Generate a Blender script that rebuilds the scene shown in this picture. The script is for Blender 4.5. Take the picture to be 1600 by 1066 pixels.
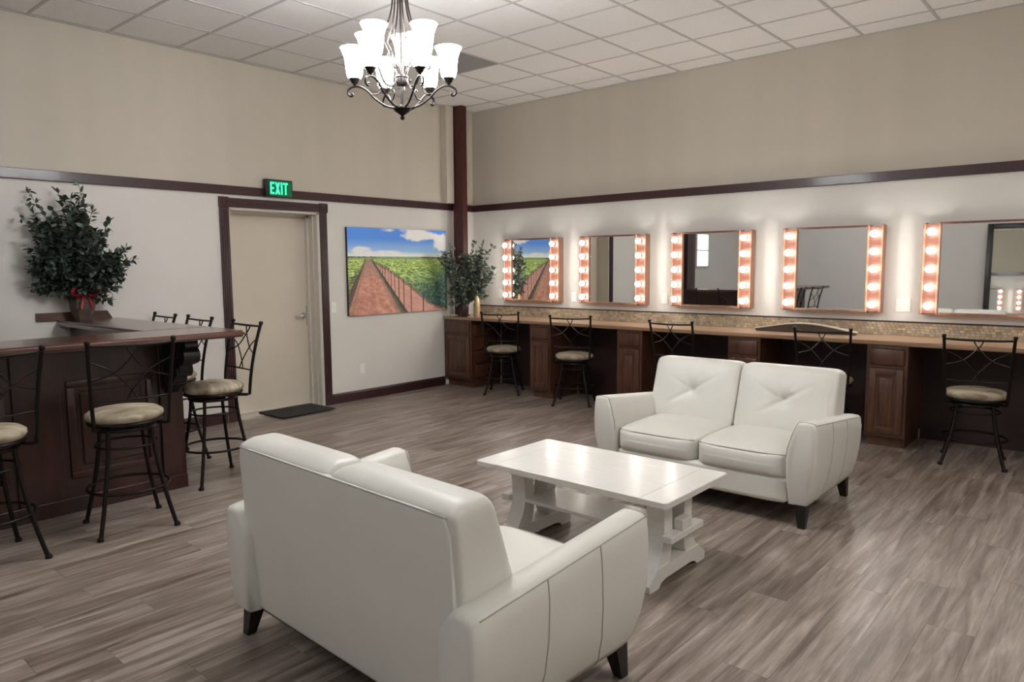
import bpy, bmesh, math, random
from mathutils import Vector, Matrix, Euler
R = math.radians
random.seed(7)
for o in list(bpy.data.objects):
    bpy.data.objects.remove(o, do_unlink=True)
scene = bpy.context.scene
COL = scene.collection

# ------------------------------------------------------------------ camera
CAM = (6.9907, -7.2818, 1.5712); YAW, PITCH, ROLL, FPX = 0.71329, -0.10252, -0.00753, 1134.49
f_ = Vector((-math.sin(YAW)*math.cos(PITCH), math.cos(YAW)*math.cos(PITCH), math.sin(PITCH)))
r_ = f_.cross(Vector((0, 0, 1))).normalized(); u_ = r_.cross(f_)
rr = math.cos(ROLL)*r_ + math.sin(ROLL)*u_; uu = -math.sin(ROLL)*r_ + math.cos(ROLL)*u_
cam = bpy.data.objects.new('camera', bpy.data.cameras.new('camera'))
COL.objects.link(cam)
cam.matrix_world = Matrix(((rr.x, uu.x, -f_.x, CAM[0]), (rr.y, uu.y, -f_.y, CAM[1]), (rr.z, uu.z, -f_.z, CAM[2]), (0, 0, 0, 1)))
cam.data.sensor_width = 36.0; cam.data.lens = FPX*36/1600; cam.data.clip_start = 0.05
scene.camera = cam

# ------------------------------------------------------------------ world, lights, exposure
w = bpy.data.worlds.new('world'); scene.world = w; w.use_nodes = True
w.node_tree.nodes['Background'].inputs[0].default_value = (0.9, 0.95, 1, 1)
w.node_tree.nodes['Background'].inputs[1].default_value = 0.3
def area(name, loc, size, power, color, rot=(0, 0, 0)):
    l = bpy.data.lights.new(name, 'AREA'); l.shape = 'RECTANGLE'; l.size, l.size_y = size
    l.energy = power; l.color = color
    o = bpy.data.objects.new(name, l); o.location = loc; o.rotation_euler = rot; COL.objects.link(o)
    return o
# unseen area lights added as fill for presumed ceiling fixtures, behind and beside the camera
area('ceiling_fill_rear', (6.6, -8.4, 3.58), (2.4, 1.0), 11, (0.85, 0.92, 1.0))
area('ceiling_fill_side', (8.2, -4.0, 3.58), (1.0, 2.4), 30, (1.0, 0.97, 0.93))
area('ceiling_fill_bar', (2.6, -7.8, 3.58), (1.6, 1.0), 8, (0.93, 0.96, 1.0))
scene.view_settings.view_transform = 'Standard'
scene.view_settings.look = 'None'
scene.view_settings.gamma = 1.0
scene.view_settings.use_curve_mapping = False
scene.view_settings.exposure = 0.97

BULB_E = 24.0; SHADE_E = 32.0
ROOM_X, ROOM_Y, H = 9.2, -9.2, 3.633

# ------------------------------------------------------------------ materials
MATS = {}
def new_mat(name):
    m = bpy.data.materials.new(name); m.use_nodes = True
    MATS[name] = m
    return m, m.node_tree.nodes, m.node_tree.links, m.node_tree.nodes['Principled BSDF']
def rgb(h):
    h = h.lstrip('#'); c = [int(h[i:i+2], 16)/255 for i in (0, 2, 4)]
    return tuple(x/12.92 if x <= .04045 else ((x+.055)/1.055)**2.4 for x in c)
def plain(name, col, rough=.5, metal=0, var=.06, scale=8, bump=0, bscale=60, stretch=(1, 1, 1), coat=0, spec=.5):
    m, n, l, b = new_mat(name)
    tc = n.new('ShaderNodeTexCoord'); mp = n.new('ShaderNodeMapping'); mp.inputs['Scale'].default_value = stretch
    l.new(tc.outputs['Object'], mp.inputs[0])
    nz = n.new('ShaderNodeTexNoise'); nz.inputs['Scale'].default_value = scale; nz.inputs['Detail'].default_value = 4
    l.new(mp.outputs[0], nz.inputs[0])
    cr = n.new('ShaderNodeValToRGB')
    cr.color_ramp.elements[0].color = (*[max(0, c*(1-var)) for c in col], 1); cr.color_ramp.elements[0].position = .3
    cr.color_ramp.elements[1].color = (*[min(1, c*(1+var)) for c in col], 1); cr.color_ramp.elements[1].position = .7
    l.new(nz.outputs[0], cr.inputs[0]); l.new(cr.outputs[0], b.inputs['Base Color'])
    b.inputs['Roughness'].default_value = rough; b.inputs['Metallic'].default_value = metal
    b.inputs['Coat Weight'].default_value = coat; b.inputs['Coat Roughness'].default_value = .15
    b.inputs['Specular IOR Level'].default_value = spec
    if bump:
        n2 = n.new('ShaderNodeTexNoise'); n2.inputs['Scale'].default_value = bscale; n2.inputs['Detail'].default_value = 3
        l.new(mp.outputs[0], n2.inputs[0])
        bp = n.new('ShaderNodeBump'); bp.inputs['Strength'].default_value = bump; bp.inputs['Distance'].default_value = .004
        l.new(n2.outputs[0], bp.inputs['Height']); l.new(bp.outputs[0], b.inputs['Normal'])
    return m
def wood(name, c1, c2, stretch, rough=.35, scale=3, coat=.2, bump=.05, island=False):
    m, n, l, b = new_mat(name)
    tc = n.new('ShaderNodeTexCoord'); mp = n.new('ShaderNodeMapping'); mp.inputs['Scale'].default_value = stretch
    l.new(tc.outputs['Object'], mp.inputs[0])
    oi = n.new('ShaderNodeObjectInfo')
    va = n.new('ShaderNodeVectorMath'); va.operation = 'ADD'; l.new(mp.outputs[0], va.inputs[0])
    ml = n.new('ShaderNodeMath'); ml.operation = 'MULTIPLY'; ml.inputs[1].default_value = 13; l.new(oi.outputs['Random'], ml.inputs[0])
    l.new(ml.outputs[0], va.inputs[1])
    nz = n.new('ShaderNodeTexNoise'); nz.inputs['Scale'].default_value = scale; nz.inputs['Detail'].default_value = 7; nz.inputs['Distortion'].default_value = .6
    l.new(va.outputs[0], nz.inputs[0])
    cr = n.new('ShaderNodeValToRGB')
    cr.color_ramp.elements[0].color = (*c1, 1); cr.color_ramp.elements[0].position = .32
    cr.color_ramp.elements[1].color = (*c2, 1); cr.color_ramp.elements[1].position = .68
    l.new(nz.outputs[0], cr.inputs[0]); l.new(cr.outputs[0], b.inputs['Base Color'])
    b.inputs['Roughness'].default_value = rough; b.inputs['Coat Weight'].default_value = coat; b.inputs['Coat Roughness'].default_value = .2
    bp = n.new('ShaderNodeBump'); bp.inputs['Strength'].default_value = bump; bp.inputs['Distance'].default_value = .003
    l.new(nz.outputs[0], bp.inputs['Height']); l.new(bp.outputs[0], b.inputs['Normal'])
    return m
def emit(name, col, strength):
    m, n, l, b = new_mat(name)
    b.inputs['Base Color'].default_value = (*col, 1); b.inputs['Roughness'].default_value = .3
    b.inputs['Emission Color'].default_value = (*col, 1); b.inputs['Emission Strength'].default_value = strength
    return m

plain('wall_lower', rgb('#dedad4'), .75, var=.025, scale=1.5, bump=.12, bscale=90)
plain('wall_upper', rgb('#c9c1b3'), .8, var=.03, scale=1.2, bump=.12, bscale=90, stretch=(3, 3, .25))
plain('ceiling_tile', rgb('#e4e2df'), .9, var=.03, scale=40, bump=.3, bscale=120)
plain('ceiling_grid', rgb('#b9b6b2'), .6, var=.02)
plain('vent_grey', rgb('#8f8d8b'), .8, var=.04)
plain('trim_dark', rgb('#36181b'), .42, var=.15, scale=10, stretch=(1, 1, 1), coat=.2)
plain('column_red', rgb('#491b1b'), .45, var=.12, scale=6)
plain('door_paint', rgb('#d3c9b8'), .5, var=.03, scale=2, bump=.05)
plain('jamb_paint', rgb('#cfc8bc'), .45, var=.03)
plain('chrome', (.75, .75, .75), .18, metal=1, var=.02)
plain('black_iron', rgb('#1d1613'), .42, metal=.6, var=.2, scale=30)
plain('leather', rgb('#dbd9d1'), .42, var=.02, scale=5, bump=.12, bscale=180, spec=.45)
plain('leather_seam', rgb('#a9a59c'), .6, var=.05)
plain('leg_black', rgb('#17100e'), .4, var=.2)
plain('table_white', rgb('#dddbd5'), .33, var=.035, scale=6, stretch=(1, 9, 9), bump=.18, bscale=14, coat=.25)
plain('plate_white', rgb('#efede8'), .4, var=.02)
plain('mat_black', rgb('#262628'), .9, var=.2, scale=60, bump=.5, bscale=200)
plain('rail_wood_light', rgb('#84604c'), .4, var=.15, scale=6, stretch=(4, 4, 1))
plain('copper_plate', rgb('#6f493d'), .45, metal=.35, var=.12, scale=12)
plain('mirror_glass', (.82, .83, .82), .015, metal=1, var=.0)
plain('frame_black', rgb('#101010'), .35, var=.1)
plain('vase_stone', rgb('#54463d'), .55, var=.35, scale=9)
plain('vase_dark', rgb('#3a2022'), .4, var=.3, scale=9)
plain('ribbon_red', rgb('#9c1c2a'), .4, var=.15)
plain('bottle_gold', rgb('#b79f74'), .3, metal=.3, var=.2, scale=9)
plain('tray_grey', rgb('#54493f'), .35, metal=.5, var=.15)
plain('rim_light', rgb('#cfc8bb'), .3, metal=.2, var=.1)
plain('stem_brown', rgb('#3c3127'), .7, var=.2)
plain('sign_black', rgb('#141a18'), .4, var=.1)
plain('panel_dark', rgb('#2a1612'), .6, var=.15, scale=4, stretch=(1, 1, 6))
emit('sign_green_back', (0.0, .08, .03), .35)
emit('sign_green', (.04, .80, .32), .9)
emit('bulb', (1, .95, .875), BULB_E)
emit('shade_glass', (.985, .99, 1), SHADE_E)
emit('window_day', (.75, .82, 1), 1.6)
wood('mahogany', rgb('#24100c'), rgb('#3d1b15'), (2, 2, .35), .35, 5, coat=.35)
wood('bar_top_wood', rgb('#452820'), rgb('#65453a'), (3, .5, 3), .22, 3, coat=.5)
wood('bar_top_wood_x', rgb('#452820'), rgb('#65453a'), (.5, 3, 3), .22, 3, coat=.5)
wood('cabinet_wood', rgb('#3d2418'), rgb('#5e3a28'), (6, 6, .7), .38, 4, coat=.25)
wood('counter_wood', rgb('#84664d'), rgb('#a5866c'), (.6, 5, 5), .28, 3, coat=.3)
wood('seat_fabric', rgb('#7d6f5a'), rgb('#c3b7a0'), (4, 14, 4), .75, 1.3, coat=0, bump=.1)

# mosaic tile: colour per island
def island_mat(name, ramp, rough):
    m, n, l, b = new_mat(name)
    g = n.new('ShaderNodeNewGeometry'); cr = n.new('ShaderNodeValToRGB')
    els = cr.color_ramp.elements
    while len(els) < len(ramp): els.new(.5)
    for i, c in enumerate(ramp):
        els[i].position = i/(len(ramp)-1); els[i].color = (*c, 1)
    l.new(g.outputs['Random Per Island'], cr.inputs[0]); l.new(cr.outputs[0], b.inputs['Base Color'])
    b.inputs['Roughness'].default_value = rough
    return m
island_mat('mosaic', [rgb('#8f7f6a'), rgb('#b8a58c'), rgb('#9a9284'), rgb('#c9b699'), rgb('#a88f74')], .3)
plain('grout', rgb('#7d7263'), .8, var=.05)
island_mat('leaf_green', [rgb('#27352b'), rgb('#47574a'), rgb('#33403a'), rgb('#5f6d63'), rgb('#2b352f')], .5)
island_mat('leaf_grey_lit', [rgb('#343d35'), rgb('#6c776a'), rgb('#4a554b'), rgb('#98a192'), rgb('#323b33')], .5)  # grey-green leaves, paler tones paint in the highlights from the vanity bulbs

# vinyl plank floor: colour id from the plank cell, long grain along Y
PW, PL = .182, 1.22
def row_off(i): return (math.sin(i*12.9898)*43758.5453) % 1.0 * PL
def floor_mat():
    m, n, l, b = new_mat('vinyl_plank')
    oi = n.new('ShaderNodeObjectInfo'); g = n.new('ShaderNodeNewGeometry')
    sm = n.new('ShaderNodeMath'); sm.operation = 'ADD'; l.new(oi.outputs['Random'], sm.inputs[0]); l.new(g.outputs['Random Per Island'], sm.inputs[1])
    fr = n.new('ShaderNodeMath'); fr.operation = 'FRACT'; l.new(sm.outputs[0], fr.inputs[0])
    mu = n.new('ShaderNodeMath'); mu.operation = 'MULTIPLY'; mu.inputs[1].default_value = 37; l.new(fr.outputs[0], mu.inputs[0])
    def grain(scale3, sc, det, dist):
        mp = n.new('ShaderNodeMapping'); mp.inputs['Scale'].default_value = scale3; l.new(g.outputs['Position'], mp.inputs[0])
        ad = n.new('ShaderNodeVectorMath'); ad.operation = 'ADD'; l.new(mp.outputs[0], ad.inputs[0]); l.new(mu.outputs[0], ad.inputs[1])
        z = n.new('ShaderNodeTexNoise'); z.inputs['Scale'].default_value = sc; z.inputs['Detail'].default_value = det; z.inputs['Distortion'].default_value = dist
        l.new(ad.outputs[0], z.inputs[0]); return z
    a = grain((12, .9, 1), 1.5, 6, .9)
    c = grain((80, 6, 1), 1.3, 5, .6)
    # cathedral figure
    mp = n.new('ShaderNodeMapping'); mp.inputs['Scale'].default_value = (6, .40, 1); l.new(g.outputs['Position'], mp.inputs[0])
    ad = n.new('ShaderNodeVectorMath'); ad.operation = 'ADD'; l.new(mp.outputs[0], ad.inputs[0]); l.new(mu.outputs[0], ad.inputs[1])
    wv = n.new('ShaderNodeTexNoise'); wv.inputs['Scale'].default_value = 1.0; wv.inputs['Detail'].default_value = 1.5; l.new(ad.outputs[0], wv.inputs[0])
    m1 = n.new('ShaderNodeMath'); m1.operation = 'MULTIPLY'; m1.inputs[1].default_value = 16; l.new(wv.outputs[0], m1.inputs[0])
    m2 = n.new('ShaderNodeMath'); m2.operation = 'PINGPONG'; m2.inputs[1].default_value = .5; l.new(m1.outputs[0], m2.inputs[0])
    mx = n.new('ShaderNodeMath'); mx.operation = 'MULTIPLY_ADD'; mx.inputs[1].default_value = .13; l.new(m2.outputs[0], mx.inputs[0]); l.new(a.outputs[0], mx.inputs[2])
    mx2 = n.new('ShaderNodeMath'); mx2.operation = 'MULTIPLY_ADD'; mx2.inputs[1].default_value = .32; l.new(c.outputs[0], mx2.inputs[0]); l.new(mx.outputs[0], mx2.inputs[2])
    t = n.new('ShaderNodeMath'); t.operation = 'MULTIPLY_ADD'; t.inputs[1].default_value = .08; l.new(fr.outputs[0], t.inputs[0]); l.new(mx2.outputs[0], t.inputs[2])
    cr = n.new('ShaderNodeValToRGB'); e = cr.color_ramp.elements
    e[0].position = .47; e[0].color = (*rgb('#54483f'), 1); e[1].position = .97; e[1].color = (*rgb('#aa9e94'), 1)
    k = e.new(.68); k.color = (*rgb('#7a6d63'), 1); k = e.new(.80); k.color = (*rgb('#8f8278'), 1)
    l.new(t.outputs[0], cr.inputs[0]); l.new(cr.outputs[0], b.inputs['Base Color'])
    b.inputs['Roughness'].default_value = .36; b.inputs['Specular IOR Level'].default_value = .5
    bp = n.new('ShaderNodeBump'); bp.inputs['Strength'].default_value = .15; bp.inputs['Distance'].default_value = .002
    l.new(mx2.outputs[0], bp.inputs['Height']); l.new(bp.outputs[0], b.inputs['Normal'])
floor_mat()
plain('floor_base', rgb('#63574f'), .6, var=.1)

# ------------------------------------------------------------------ mesh helpers
def box(bm, x0, x1, y0, y1, z0, z1, bev=0, seg=2):
    vs = [bm.verts.new(p) for p in ((x0, y0, z0), (x1, y0, z0), (x1, y1, z0), (x0, y1, z0), (x0, y0, z1), (x1, y0, z1), (x1, y1, z1), (x0, y1, z1))]
    fs = [bm.faces.new([vs[i] for i in f]) for f in ((3, 2, 1, 0), (4, 5, 6, 7), (0, 1, 5, 4), (1, 2, 6, 5), (2, 3, 7, 6), (3, 0, 4, 7))]
    if bev:
        es = list({e for f in fs for e in f.edges})
        bmesh.ops.bevel(bm, geom=es, offset=bev, segments=seg, affect='EDGES', profile=.5)
    return vs
def prism(bm, pts, z0, z1, plane='xy'):
    """extrude a 2-D outline; plane tells which axes the outline lives in"""
    def mk(a, b, c):
        return {'xy': (a, b, c), 'xz': (a, c, b), 'yz': (c, a, b)}[plane]
    lo = [bm.verts.new(mk(a, b, z0)) for a, b in pts]; hi = [bm.verts.new(mk(a, b, z1)) for a, b in pts]
    n = len(pts); fs = []
    fs.append(bm.faces.new(lo[::-1])); fs.append(bm.faces.new(hi))
    for i in range(n):
        fs.append(bm.faces.new((lo[i], lo[(i+1) % n], hi[(i+1) % n], hi[i])))
    bmesh.ops.recalc_face_normals(bm, faces=fs)
    return lo+hi
def smooth_path(pts, sub=6, closed=False):
    P = [Vector(p) for p in pts]; n = len(P); out = []
    rng = n if closed else n-1
    for i in range(rng):
        if closed: p0, p1, p2, p3 = P[(i-1) % n], P[i], P[(i+1) % n], P[(i+2) % n]
        else:
            p1, p2 = P[i], P[i+1]; p0 = P[i-1] if i else p1*2-p2; p3 = P[i+2] if i+2 < n else p2*2-p1
        for s in range(sub):
            t = s/sub
            out.append(.5*((2*p1)+(-p0+p2)*t+(2*p0-5*p1+4*p2-p3)*t*t+(-p0+3*p1-3*p2+p3)*t**3))
    if not closed: out.append(P[-1])
    return out
def tube(bm, pts, r, n=8, closed=False, cap=True):
    P = [Vector(p) for p in pts]; m = len(P); rings = []
    up = None
    for i in range(m):
        if closed: t = (P[(i+1) % m]-P[(i-1) % m])
        else: t = P[min(i+1, m-1)]-P[max(i-1, 0)]
        t.normalize()
        if up is None:
            up = Vector((0, 0, 1)) if abs(t.z) < .9 else Vector((1, 0, 0))
        a = t.cross(up)
        if a.length < 1e-6: a = t.orthogonal()
        a.normalize(); up = a.cross(t).normalized()
        rad = r[i] if isinstance(r, (list, tuple)) else r
        rings.append([bm.verts.new(P[i]+rad*(math.cos(2*math.pi*k/n)*a+math.sin(2*math.pi*k/n)*up)) for k in range(n)])
    for i in range(m if closed else m-1):
        A, B = rings[i], rings[(i+1) % m]
        for k in range(n):
            bm.faces.new((A[k], A[(k+1) % n], B[(k+1) % n], B[k]))
    if cap and not closed:
        bm.faces.new(rings[0][::-1]); bm.faces.new(rings[-1])
    return rings
def ring(bm, R_, z, r, n=36, c=(0, 0), k=8):
    tube(bm, [(c[0]+R_*math.cos(2*math.pi*i/n), c[1]+R_*math.sin(2*math.pi*i/n), z) for i in range(n)], r, k, closed=True)
def lathe(bm, prof, n=20, c=(0, 0, 0), rot=0, cap0=True, cap1=True):
    rings = []
    for (rad, z) in prof:
        rings.append([bm.verts.new((c[0]+rad*math.cos(rot+2*math.pi*i/n), c[1]+rad*math.sin(rot+2*math.pi*i/n), c[2]+z)) for i in range(n)])
    for A, B in zip(rings, rings[1:]):
        for k in range(n): bm.faces.new((A[k], A[(k+1) % n], B[(k+1) % n], B[k]))
    if cap0: bm.faces.new(rings[0][::-1])
    if cap1: bm.faces.new(rings[-1])
    return rings
def cushion(bm, c, s, k=8, cuts=13, fn=None):
    b2 = bmesh.new(); bmesh.ops.create_cube(b2, size=2)
    bmesh.ops.subdivide_edges(b2, edges=b2.edges[:], cuts=cuts, use_grid_fill=True)
    mp = {}
    for v in b2.verts:
        p = v.co; nk = (abs(p.x)**k+abs(p.y)**k+abs(p.z)**k)**(1/k); mi = max(abs(p.x), abs(p.y), abs(p.z))
        u = p*(mi/nk) if nk else p
        co = Vector((u.x*s[0], u.y*s[1], u.z*s[2]))
        if fn: co = fn(u.x, u.y, u.z, co)
        mp[v] = bm.verts.new(co+Vector(c))
    for f in b2.faces: bm.faces.new([mp[v] for v in f.verts])
    b2.free()
def obj(name, bm, mat, parent=None, smooth=None, loc=None, recalc=True):
    if recalc: bmesh.ops.recalc_face_normals(bm, faces=bm.faces[:])
    me = bpy.data.meshes.new(name); bm.to_mesh(me); bm.free()
    me.materials.append(MATS[mat])
    if smooth is not None:
        me.shade_smooth(); me.set_sharp_from_angle(angle=R(smooth))
    o = bpy.data.objects.new(name, me); COL.objects.link(o)
    if parent is not None: o.parent = parent
    if loc: o.location = loc
    return o
def B(): return bmesh.new()
def bxo(name, dims, mat, parent=None, bev=0, smooth=None):
    b = B(); box(b, *dims, bev=bev); return obj(name, b, mat, parent, smooth)
def tag(o, label, cat, group=None, kind=None):
    if label: o['label'] = label
    if cat: o['category'] = cat
    if group: o['group'] = group
    if kind: o['kind'] = kind
    return o
def struct(o): o['kind'] = 'structure'; return o
def thing(name, label, cat, loc=(0, 0, 0), rz=0, group=None):
    o = bpy.data.objects.new(name, None); COL.objects.link(o); o.empty_display_size = .1
    o.location = loc; o.rotation_euler = (0, 0, rz)
    return tag(o, label, cat, group)
def dup(root, loc, rz, label):
    r = root.copy(); COL.objects.link(r); r.location = loc; r.rotation_euler = (0, 0, rz); r['label'] = label
    for ch in list(root.children):
        c = ch.copy(); COL.objects.link(c); c.parent = r
        for g in ch.children:
            d = g.copy(); COL.objects.link(d); d.parent = c
    return r
def sroot(name):
    o = bpy.data.objects.new(name, None); COL.objects.link(o); return struct(o)

# ------------------------------------------------------------------ floor
floor = struct(bxo('floor', (-.3, ROOM_X+.1, ROOM_Y-.1, .1, -.08, -.004), 'floor_base'))
plank_meshes = {}
def plank_mesh(L):
    L = round(L, 3)
    if L not in plank_meshes:
        b = B(); g = .0005
        box(b, g, PW-g, g, L-g, -.004, 0)
        me = bpy.data.meshes.new('plank'); bmesh.ops.recalc_face_normals(b, faces=b.faces[:]); b.to_mesh(me); b.free(); me.materials.append(MATS['vinyl_plank'])
        plank_meshes[L] = me
    return plank_meshes[L]
cand = []
nrow = int(ROOM_X/PW)
for i in range(nrow):
    x = i*PW; y = ROOM_Y-row_off(i)
    while y < 0:
        y0, y1 = max(y, ROOM_Y), min(y+PL, 0)
        if y1-y0 > .02:
            c = Vector((x+PW/2, (y0+y1)/2, 0))-Vector(CAM); dep = c.dot(f_)
            # how large the plank shows in the picture
            vis = dep > .6 and abs(c.dot(rr)/dep) < .80 and c.dot(uu)/dep > -.56
            cand.append((((y1-y0)/dep**2) if vis else 0, x, y0, y1))
        y += PL
cand.sort(key=lambda t: -t[0])
rest = B()
for k, (s, x, y0, y1) in enumerate(cand):
    if k < 300 and s > 0:
        o = bpy.data.objects.new('plank', plank_mesh(y1-y0)); COL.objects.link(o); o.location = (x, y0, 0); o.parent = floor
    else:
        box(rest, x+.0005, x+PW-.0005, y0+.0005, y1-.0005, -.004, 0)
o = obj('plank_field', rest, 'vinyl_plank', floor); o['kind'] = 'stuff'

# ------------------------------------------------------------------ walls
RAIL0, RAIL1 = 2.312, 2.398
DY0, DY1, DZ = -3.54, -2.49, 2.178      # door opening
b = B()
T = .34
for (y0, y1, z0, z1) in ((ROOM_Y, DY0, 0, RAIL1), (DY1, 0, 0, RAIL1), (DY0, DY1, DZ, RAIL1)):
    box(b, -T, 0, y0, y1, z0, z1)
wl = struct(obj('wall_left', b, 'wall_lower'))
o = bxo('upper_wall', (-T, 0, ROOM_Y, 0, RAIL1, H), 'wall_upper', wl)
wr = struct(bxo('wall_right', (-T, ROOM_X, 0, .2, 0, RAIL1), 'wall_lower'))
bxo('upper_wall', (-T, ROOM_X, 0, .2, RAIL1, H), 'wall_upper', wr)
struct(bxo('wall_back', (-T, ROOM_X, ROOM_Y-.2, ROOM_Y, 0, H), 'wall_lower'))
struct(bxo('wall_near', (ROOM_X, ROOM_X+.2, ROOM_Y-.2, .2, 0, H), 'wall_lower'))
# chair-rail style dark boards
def rail(name, dims): return struct(bxo(name, dims, 'trim_dark', bev=.004))
rail('trim_1', (0, .03, ROOM_Y, 0, RAIL0, RAIL1))
rail('trim_2', (.03, ROOM_X, -.03, 0, RAIL0, RAIL1))
# drywall chase beside the column, standing on the ledge
struct(bxo('trim_3', (0, .105, -.589, -.46, RAIL1, H), 'wall_upper'))
# baseboards
def baseb(name, y0, y1):
    b = B(); prism(b, [(0, 0), (.018, 0), (.018, .095), (.010, .112), (0, .115)], y0, y1, 'xz'); return struct(obj(name, b, 'trim_dark'))
baseb('baseboard_left', -2.385, -.585)
baseb('baseboard_left.001', ROOM_Y, -3.66)

# ------------------------------------------------------------------ ceiling
ceil = struct(bxo('ceiling', (-T, ROOM_X+.2, ROOM_Y-.2, .2, H+.03, H+.1), 'ceiling_grid'))
S_ = .61; OX, OY = .06, -.325
xs = [OX+S_*k for k in range(16) if OX+S_*k < ROOM_X]; ys = [OY-S_*k for k in range(16) if OY-S_*k > ROOM_Y]
bar = .012
def cell(edges, lo, hi):
    e = [lo]+sorted(edges)+[hi]; return [(a, c) for a, c in zip(e, e[1:]) if c-a > .03]
tile_me = {}
for (x0, x1) in cell(xs, 0, ROOM_X):
    for (y0, y1) in cell(ys, ROOM_Y, 0):
        w_, h_ = round(x1-x0, 3), round(y1-y0, 3)
        vent = abs(x0-(OX+2*S_)) < .05 and abs(y1-(OY-2*S_)) < .05+S_*0 and False
        key = (w_, h_)
        if key not in tile_me:
            b = B(); box(b, .004, w_-.004, .004, h_-.004, .004, .02)
            bmesh.ops.recalc_face_normals(b, faces=b.faces[:])
            me = bpy.data.meshes.new('ceiling_tile'); b.to_mesh(me); b.free(); me.materials.append(MATS['ceiling_tile']); tile_me[key] = me
        o = bpy.data.objects.new('ceiling_tile', tile_me[key]); COL.objects.link(o); o.location = (x0, y0, H); o.parent = ceil
        cx, cy = (x0+x1)/2, (y0+y1)/2
        if abs(cx-(OX+2.5*S_)-.0) < .31 and abs(cy-(OY-2.5*S_)) < .31:
            me = tile_me[key].copy(); me.materials.clear(); me.materials.append(MATS['vent_grey']); o.data = me; o['label'] = 'darker grey return air panel'
for x in xs: bxo('grid_bar', (x-bar, x+bar, ROOM_Y, 0, H-.001, H+.012), 'ceiling_grid', ceil)
for y in ys: bxo('grid_bar', (0, ROOM_X, y-bar, y+bar, H-.0005, H+.0115), 'ceiling_grid', ceil)
for d in ((0, .022, ROOM_Y, 0), (0, ROOM_X, -.022, 0)):
    bxo('wall_angle', (*d, H-.002, H+.01), 'ceiling_grid', ceil)

# ------------------------------------------------------------------ column
t = thing('column', 'dark red painted steel column rising beside the corner plant to the ceiling', 'column', (.16, -.405, .922))
b = B(); box(b, -.09, .09, -.045, .045, 0, H-.924, bev=.006); obj('shaft', b, 'column_red', t)
bxo('foot_plate', (-.10, .10, -.055, .055, 0, .012), 'column_red', t)

# ------------------------------------------------------------------ door
d1 = sroot('door_1')
XL = -.22
bxo('door_leaf', (XL-.045, XL, DY0+.012, DY1-.028, .012, DZ-.022), 'door_paint', d1, bev=.002)
b = B()   # frame with stops
box(b, XL-.05, 0, DY1-.022, DY1, 0, DZ); box(b, XL-.05, 0, DY0, DY0+.01, 0, DZ); box(b, XL-.05, 0, DY0, DY1, DZ-.018, DZ)
box(b, XL+.004, XL+.05, DY1-.045, DY1-.022, 0, DZ-.018); box(b, XL+.004, XL+.05, DY0, DY1, DZ-.04, DZ-.018)
box(b, -.09, -.075, DY1-.030, DY1-.022, 0, DZ-.018)
obj('door_frame', b, 'jamb_paint', d1)
for (y0, y1, z0, z1) in ((DY0-.108, DY0-.012, 0, DZ+.005), (DY1+.012, DY1+.100, 0, DZ+.005)):
    b = B(); box(b, .0, .022, y0, y1, z0, z1, bev=.003)
    w_ = y1-y0
    for q in (.25, .5, .75): box(b, .02, .027, y0+w_*q-.007, y0+w_*q+.007, .15, z1-.02, bev=.002)
    obj('casing', b, 'trim_dark', d1)
b = B(); box(b, 0, .022, DY0-.010, DY1+.010, DZ+.008, DZ+.100, bev=.003); box(b, .02, .027, DY0, DY1, DZ+.045, DZ+.06, bev=.002); obj('casing', b, 'trim_dark', d1)
for y0 in (DY0-.112, DY1+.010):
    b = B(); box(b, 0, .030, y0, y0+.102, DZ+.004, DZ+.108, bev=.004)
    lathe_c = (0, 0, 0)
    for rad in (.038, .022):
        tube(b, [(.031, y0+.051+rad*math.cos(a*math.pi/10), DZ+.056+rad*math.sin(a*math.pi/10)) for a in range(20)], .004, 6, closed=True)
    obj('corner_block', b, 'trim_dark', d1)
hd = B()
lathe_pts = [(XL+.001, 0), (XL+.010, 0)]
yk, zk = DY1-.10, 1.03
tube(hd, [(XL, yk, zk), (XL+.012, yk, zk)], .034, 20); tube(hd, [(XL+.01, yk, zk), (XL+.055, yk, zk)], .012, 12)
tube(hd, smooth_path([(XL+.055, yk+.01, zk), (XL+.058, yk-.03, zk), (XL+.055, yk-.08, zk-.004), (XL+.045, yk-.125, zk-.006)], 5), .010, 10)
obj('lever_handle', hd, 'chrome', d1, 40)
b = B(); box(b, XL-.002, XL+.002, DY1-.028-.03, DY1-.028, zk-.11, zk+.11); obj('latch_plate', b, 'chrome', d1)
bxo('threshold', (XL-.05, -.0, DY0+.01, DY1-.022, 0.0005, .010), 'chrome', d1)

tag(bxo('door_mat', (-.16, .31, -3.22, -2.56, .0105, .020), 'mat_black', bev=.003), 'black ribbed rubber doormat on the floor at the beige door', 'mat')

# ------------------------------------------------------------------ exit sign
t = thing('exit_sign', 'black exit sign with glowing green letters above the door', 'sign', (.03, -3.013, 2.402))
b = B(); box(b, 0, .055, -.158, .158, -.09, .09, bev=.006); obj('housing', b, 'sign_black', t, 40)
bxo('lens', (.054, .0575, -.118, .145, -.078, .078), 'sign_green_back', t)
b = B()
def seg(y0, y1, z0, z1): box(b, .0575, .0605, y0, y1, z0, z1)
def diag(ya, za, yb, zb, wdt):
    prism(b, [(ya-wdt/2, za), (ya+wdt/2, za), (yb+wdt/2, zb), (yb-wdt/2, zb)], .0576, .0606, 'yz')
y = -.108; hz = .062; st = .017
seg(y, y+st, -hz, hz); seg(y+st, y+.046, hz-.02, hz); seg(y+st, y+.042, -.010, .010); seg(y+st, y+.046, -hz, -hz+.02)
y += .056; diag(y+.010, -hz, y+.048, hz, .020); diag(y+.048, -hz, y+.010, hz, .020)
y += .068; seg(y, y+st, -hz, hz)
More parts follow.
